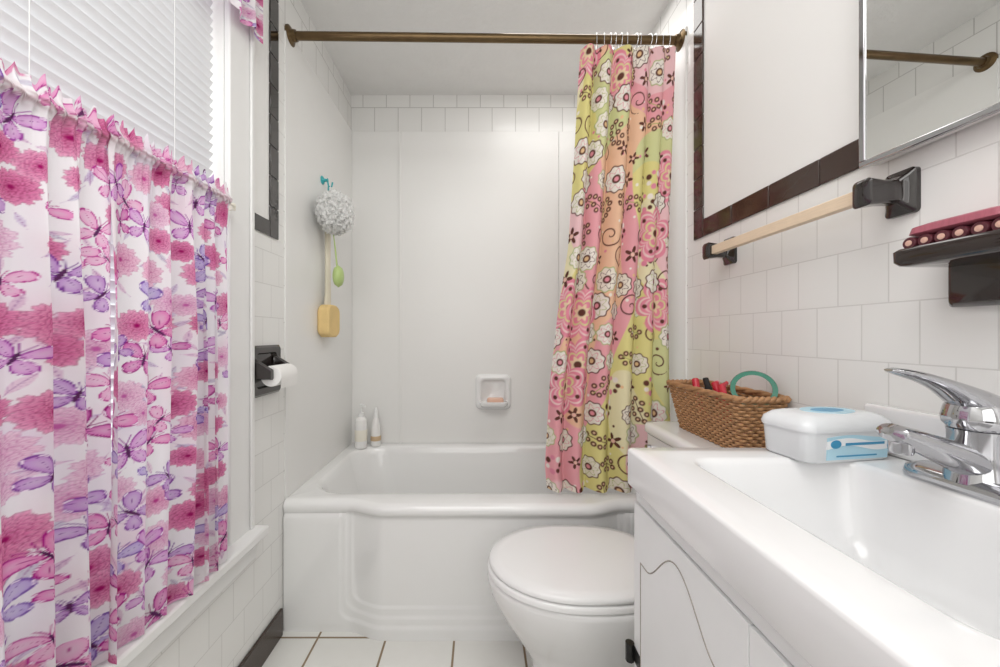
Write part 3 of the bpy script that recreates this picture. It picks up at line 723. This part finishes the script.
# wipes tub (rotated)
wt=top('wipes_container',(.65,.70,CZ),'white plastic wipes container with blue label on the vanity top','wipes container')
def rot(p,c=(.651,.710),a=math.radians(9)):
    x,y=p[0]-c[0],p[1]-c[1]; return (c[0]+x*math.cos(a)-y*math.sin(a),c[1]+x*math.sin(a)+y*math.cos(a),p[2])
FYW=.658
def RR(i,z,r=.018): return [rot(p) for p in rr(.556+i,.742-i,FYW+i*.8,.754-i*.8,r,z,m=6)]
obj('body',G().add(*loft([RR(.007,CZ+.0005),RR(.003,CZ+.005),RR(0,CZ+.054)])),m_wipes,parent=wt,angle=50)
obj('lid',G().add(*loft([RR(-.003,CZ+.0545,.021),RR(-.004,CZ+.060,.021),RR(.0,CZ+.070),RR(.010,CZ+.079),RR(.024,CZ+.083,.012)])),m_wipes,parent=wt,angle=50)
def ovalprint(name,a,b,z0,z1,m,cx=.655,cy=.706): obj(name,G().add(*loft([[rot((cx+a*math.cos(2*math.pi*j/28),cy+b*math.sin(2*math.pi*j/28),CZ+zz)) for j in range(28)] for zz in (z0,z1)])),m,parent=wt,label='blue oval print')
ovalprint('lid_print',.050,.030,.0825,.0838,m_lblue); ovalprint('lid_print_centre',.032,.016,.0838,.0842,m_blue)
sl_=lambda z:.0024-(z/.054)*.0024
def lab(P,dy=.0010): return loft([[rot((a,FYW+sl_(b)-d,CZ+b)) for a,b in P] for d in (-.002,dy)])
E=lambda cx,cz,a,b:[(cx+a*math.cos(2*math.pi*j/24),cz+b*math.sin(2*math.pi*j/24)) for j in range(24)]
def band(x0,x1,f0,f1,n=16): 
    xs=[x0+(x1-x0)*i/n for i in range(n+1)]; return [(x,f0(x)) for x in xs]+[(x,f1(x)) for x in xs[::-1]]
obj('label_band',G().add(*lab(band(.595,.724,lambda x:.006,lambda x:.046+.003*math.sin((x-.60)*40)),.0008)),m_lblue,parent=wt)
obj('label_wave',G().add(*lab(band(.595,.724,lambda x:.026+.005*math.sin((x-.60)*45),lambda x:.040+.004*math.sin((x-.60)*45)),.0014)),m_wprint,parent=wt)
obj('label_logo',G().add(*lab(E(.612,.034,.011,.0075),.0018)),m_blue,parent=wt)
obj('label_stripe',G().add(*lab(band(.632,.715,lambda x:.031,lambda x:.0355),.0018)),m_blue,parent=wt)
obj('label_stripe',G().add(*lab(band(.615,.70,lambda x:.011,lambda x:.0135),.0014)),m_blue,parent=wt)

# ---------------------------------------------------------------- basket
bk=top('wicker_basket',(.71,1.10,.802),'tan woven wicker basket holding toiletries on the toilet tank','basket')
bx0,bx1,by0,by1=.640,.772,.925,1.285; bz0,bz1=.8025,.947
def brr(t,off=0,m=16):
    ins=.026*(1-t)
    return rr(bx0+ins-off,bx1-ins*.6+off,by0+ins-off,by1-ins+off,.024,bz0+(bz1-bz0)*t,k=6,m=m)
g=G(); ROW=17
for r_ in range(ROW):
    t=(r_+.5)/ROW; pts=brr(t); n=len(pts); out=[]
    seg=[0]
    for i in range(n): seg.append(seg[-1]+math.dist(pts[i],pts[(i+1)%n]))
    L=seg[-1]; K=288
    for j in range(K):
        s=L*j/K; i=max(0,min(n-1,int(np.searchsorted(seg,s,side='right'))-1)); q=(s-seg[i])/max(1e-9,seg[i+1]-seg[i])
        a,b=pts[i],pts[(i+1)%n]; p=Vector(a).lerp(Vector(b),q); tg=(Vector(b)-Vector(a)).normalized() if (Vector(b)-Vector(a)).length>0 else Vector((1,0,0))
        nr=Vector((tg.y,-tg.x,0)); w=math.sin(2*math.pi*j/K*32+(math.pi if r_%2 else 0))
        out.append(tuple(p+nr*.0030*w))
    g.add(*sweep(out,.0016,6,rad2=.0043,closed=True))
g.add(*loft([brr(0,-.002),[(p[0],p[1],bz0+.004) for p in brr(0,-.002)]]))
obj('body',g,m_wicker,parent=bk,smooth='full')
g=G()
for s_ in range(2):
    pts=brr(1.0); n=len(pts); out=[]
    for i in range(n):
        a=i*1.1+s_*math.pi; p=Vector(pts[i]); tg=(Vector(pts[(i+1)%n])-Vector(pts[i-1])).normalized(); nr=Vector((tg.y,-tg.x,0))
        out.append(tuple(p+nr*.004*math.cos(a)+Vector((0,0,.004*math.sin(a)+.002))))
    g.add(*sweep(out,.0056,8,closed=True))
obj('rim',g,m_wickd,parent=bk,smooth='full')
# contents
rs=[]
dv=Vector((.86,-.50,0)).normalized(); nv_=Vector((dv.y,-dv.x,0))
for j in range(48):
    a=2*math.pi*j/48; c,s=math.cos(a),math.sin(a); rs.append([])
    for R,d in ((.040,-.006),(.051,-.006),(.052,0),(.051,.006),(.040,.006)):
        p=Vector((.720,.985,.968))+dv*R*c*1.0+Vector((0,0,1))*R*s*.9+nv_*(d-.3*R*s); rs[-1].append(tuple(p))
rs.append(rs[0]); obj('tape_roll',G().add(*loft(rs,False,False)),M('green plastic ring',(.03,.20,.13),.2),angle=60,label='glossy green ring-shaped roll standing in the basket',cat='roll')
def tube(name,p,q,r,mat,label,cat):
    P=[Vector(p).lerp(Vector(q),t) for t in (0,.02,.7,.72,.98,1)]
    return obj(name,G().add(*sweep(P,[r*.8,r,r,r*.8,r*.8,r*.6],14)),mat,label=label,cat=cat)
tube('cosmetic_tube',(.70,1.06,.867),(.690,1.10,.972),.012,m_red,'red cosmetic tube standing in the wicker basket','cosmetic tube')
tube('cosmetic_tube',(.73,1.10,.867),(.720,1.14,.970),.010,m_pink,'pink cosmetic tube leaning in the wicker basket','cosmetic tube')
tube('cosmetic_tube',(.68,1.15,.867),(.69,1.20,.970),.013,m_red,'red capped bottle leaning in the wicker basket','cosmetic tube')
tube('cosmetic_tube',(.74,1.18,.867),(.735,1.22,.970),.011,m_dark,'black cosmetic tube leaning in the wicker basket','cosmetic tube')
obj('hair_clip',G().add(*sweep([(.668,1.00,.870),(.672,1.03,.940),(.680,1.05,.966),(.70,1.06,.975)],[.008,.009,.009,.005],10)),m_red,label='red hair clip lying on top of the basket contents',cat='hair clip')
rs=[rr(.672,.752,.96,1.25,.02,.8075,m=6),rr(.664,.756,.955,1.258,.02,.855,m=6),rr(.672,.746,.97,1.245,.02,.862,m=6)]
obj('cosmetic_pouch',G().add(*loft(rs)),M('dark red pouch fabric',(.22,.03,.05),.7,var=.5,scale=40,bump=.6,bscale=60),label='dark red fabric pouch filling the wicker basket',cat='pouch')

# ---------------------------------------------------------------- towel bar
tb=top('towel_bar',(XR,.93,1.37),'pale wooden towel bar between black ceramic brackets on tiled wall','towel rail')
box('bar',(.711,.690,1.358),(.729,1.165,1.384),m_wood,parent=tb,bevel=.0015,label='pale wooden bar')
fxr=lambda dep:(lambda p:(XR-dep,p[0],p[1]))
for y in (.690,1.165):
    rs=[sw(rr(y-.026,y+.026,1.330,1.412,.008,m=4),fxr(0)),sw(rr(y-.026,y+.026,1.330,1.412,.008,m=4),fxr(.008)),sw(rr(y-.020,y+.020,1.338,1.404,.008,m=4),fxr(.013)),sw(rr(y-.013,y+.013,1.350,1.394,.008,m=4),fxr(.022)),sw(rr(y-.015,y+.015,1.350,1.393,.008,m=4),fxr(.050)),sw(rr(y-.018,y+.018,1.346,1.396,.008,m=4),fxr(.078)),sw(rr(y-.014,y+.014,1.350,1.392,.008,m=4),fxr(.082))]
    obj('bracket',G().add(*loft(rs)),m_black,parent=tb,angle=50,label='black glazed ceramic bracket')

# wall soap shelf
m_dbrown=M('dark brown glazed ceramic',(.022,.012,.010),.1,var=.3,coat=.5)
so=top('soap_shelf',(XR,.555,1.16),'dark brown glazed ceramic soap shelf fixed to the tiled wall','soap shelf')
rs=[sw(rr(.500,.612,1.155,1.240,.006,m=4),fxr(0)),sw(rr(.500,.612,1.155,1.240,.006,m=4),fxr(.016)),sw(rr(.506,.606,1.161,1.236,.006,m=4),fxr(.024))]
obj('wall_plate',G().add(*loft(rs)),m_dbrown,parent=so,angle=50)
rs=[rr(.690,XR-.001,.485,.608,.012,1.220,m=6),rr(.682,XR-.001,.477,.615,.012,1.222,m=6),rr(.678,XR-.001,.472,.620,.012,1.228,m=6),rr(.678,XR-.001,.471,.621,.012,1.245,m=6),rr(.682,XR-.001,.474,.617,.012,1.249,m=6),rr(.690,XR-.006,.487,.606,.012,1.246,m=6)]
obj('tray',G().add(*loft(rs)),m_dbrown,parent=so,angle=50)
nb=top('nail_brush',(.73,.545,1.248),'pink wooden massage brush with round rollers lying on the soap shelf','brush')
rs=[rr(.694,.776,.488,.606,.02,1.268,m=6),rr(.688,.777,.482,.612,.022,1.271,m=6),rr(.690,.777,.484,.610,.022,1.281,m=6),rr(.700,.775,.496,.598,.02,1.285,m=6)]
obj('back',G().add(*loft(rs)),m_maroon,parent=nb,angle=50)
for i in range(6):
    y=.602-.0212*i
    obj('roller',G().add(*lathe([(0,-.0),(.0088,0),(.0098,.0015),(.0098,.070),(.009,.078),(0,.080)],(.690,y,1.2575),'x',18)),m_droll,parent=nb)
    obj('roller_cap',G().add(*lathe([(0,-.0015),(.0045,-.001),(.005,.001),(0,.002)],(.690,y,1.2575),'x',14)),m_endcap,parent=nb)

# ---------------------------------------------------------------- medicine cabinet (door slightly ajar)
mc=top('medicine_cabinet',(XR,.49,1.44),'mirrored medicine cabinet with chrome frame on the wall','medicine cabinet')
my0,my1,mz0,mz1=.22,.735,1.437,2.02; mx=.747
def shear(vf):
    v,f=vf; return [(p[0]+(my1-p[1])*.049,p[1],p[2]) for p in v],f
v,f=bx((mx+.006,my0+.004,mz0+.004),(XR-.0065,my1-.004,mz1-.004))
v=[(min(XR-.0065,p[0]+(my1-p[1])*.049) if p[0]<XR-.01 else p[0],p[1],p[2]) for p in v]
obj('body',G().add(v,f),m_paint,parent=mc)
g=G(); fw=.011
for lo,hi in (((mx-.004,my0,mz0),(mx+.006,my1,mz0+fw)),((mx-.004,my0,mz1-fw),(mx+.006,my1,mz1)),((mx-.004,my0,mz0+fw),(mx+.006,my0+fw,mz1-fw)),((mx-.004,my1-fw,mz0+fw),(mx+.006,my1,mz1-fw))): g.add(*shear(bx(lo,hi)))
obj('frame',g,m_chrome,parent=mc,bevel=.002)
obj('mirror',G().add(*shear(bx((mx-.001,my0+fw-.001,mz0+fw-.001),(mx+.003,my1-fw+.001,mz1-fw+.001)))),m_mirror,smooth=False,parent=mc)

# ---------------------------------------------------------------- lights, world, camera
def area(name,loc,rot,sx,sy,e,col=(1,1,1)):
    l=bpy.data.lights.new(name,'AREA'); l.shape='RECTANGLE'; l.size=sx; l.size_y=sy; l.energy=e; l.color=col
    o=bpy.data.objects.new(name,l); o.location=loc; o.rotation_euler=rot; COL.objects.link(o); return o
area('ceiling_fill_light',(-.08,.05,2.46),(0,0,0),1.1,1.0,15,(1,.995,.98))  # added overhead fill, stands for no visible fixture
area('rear_fill_light',(0,-1.15,1.6),(math.radians(90),0,0),1.3,1.5,12,(1,.995,.98))  # added fill light from behind the camera
area('alcove_bounce_light',(0.40,1.66,2.47),(0,0,0),.6,.45,3.2,(1,.99,.97))
area('daylight',(XL-.30,.63,1.4),(0,math.radians(-90),0),1.7,.9,5.5,(.97,.985,1))
w=bpy.data.worlds.new('World'); sc.world=w; w.use_nodes=True
bg=w.node_tree.nodes['Background']; bg.inputs[0].default_value=(.95,.97,1,1); bg.inputs[1].default_value=1.15
cam=bpy.data.cameras.new('Camera'); co=bpy.data.objects.new('Camera',cam); COL.objects.link(co); sc.camera=co
co.location=(0,0,H); co.rotation_euler=(math.radians(90),0,0)
cam.sensor_width=36; cam.lens=374*36/1000; cam.shift_x=.02; cam.shift_y=.0015; cam.clip_start=.02
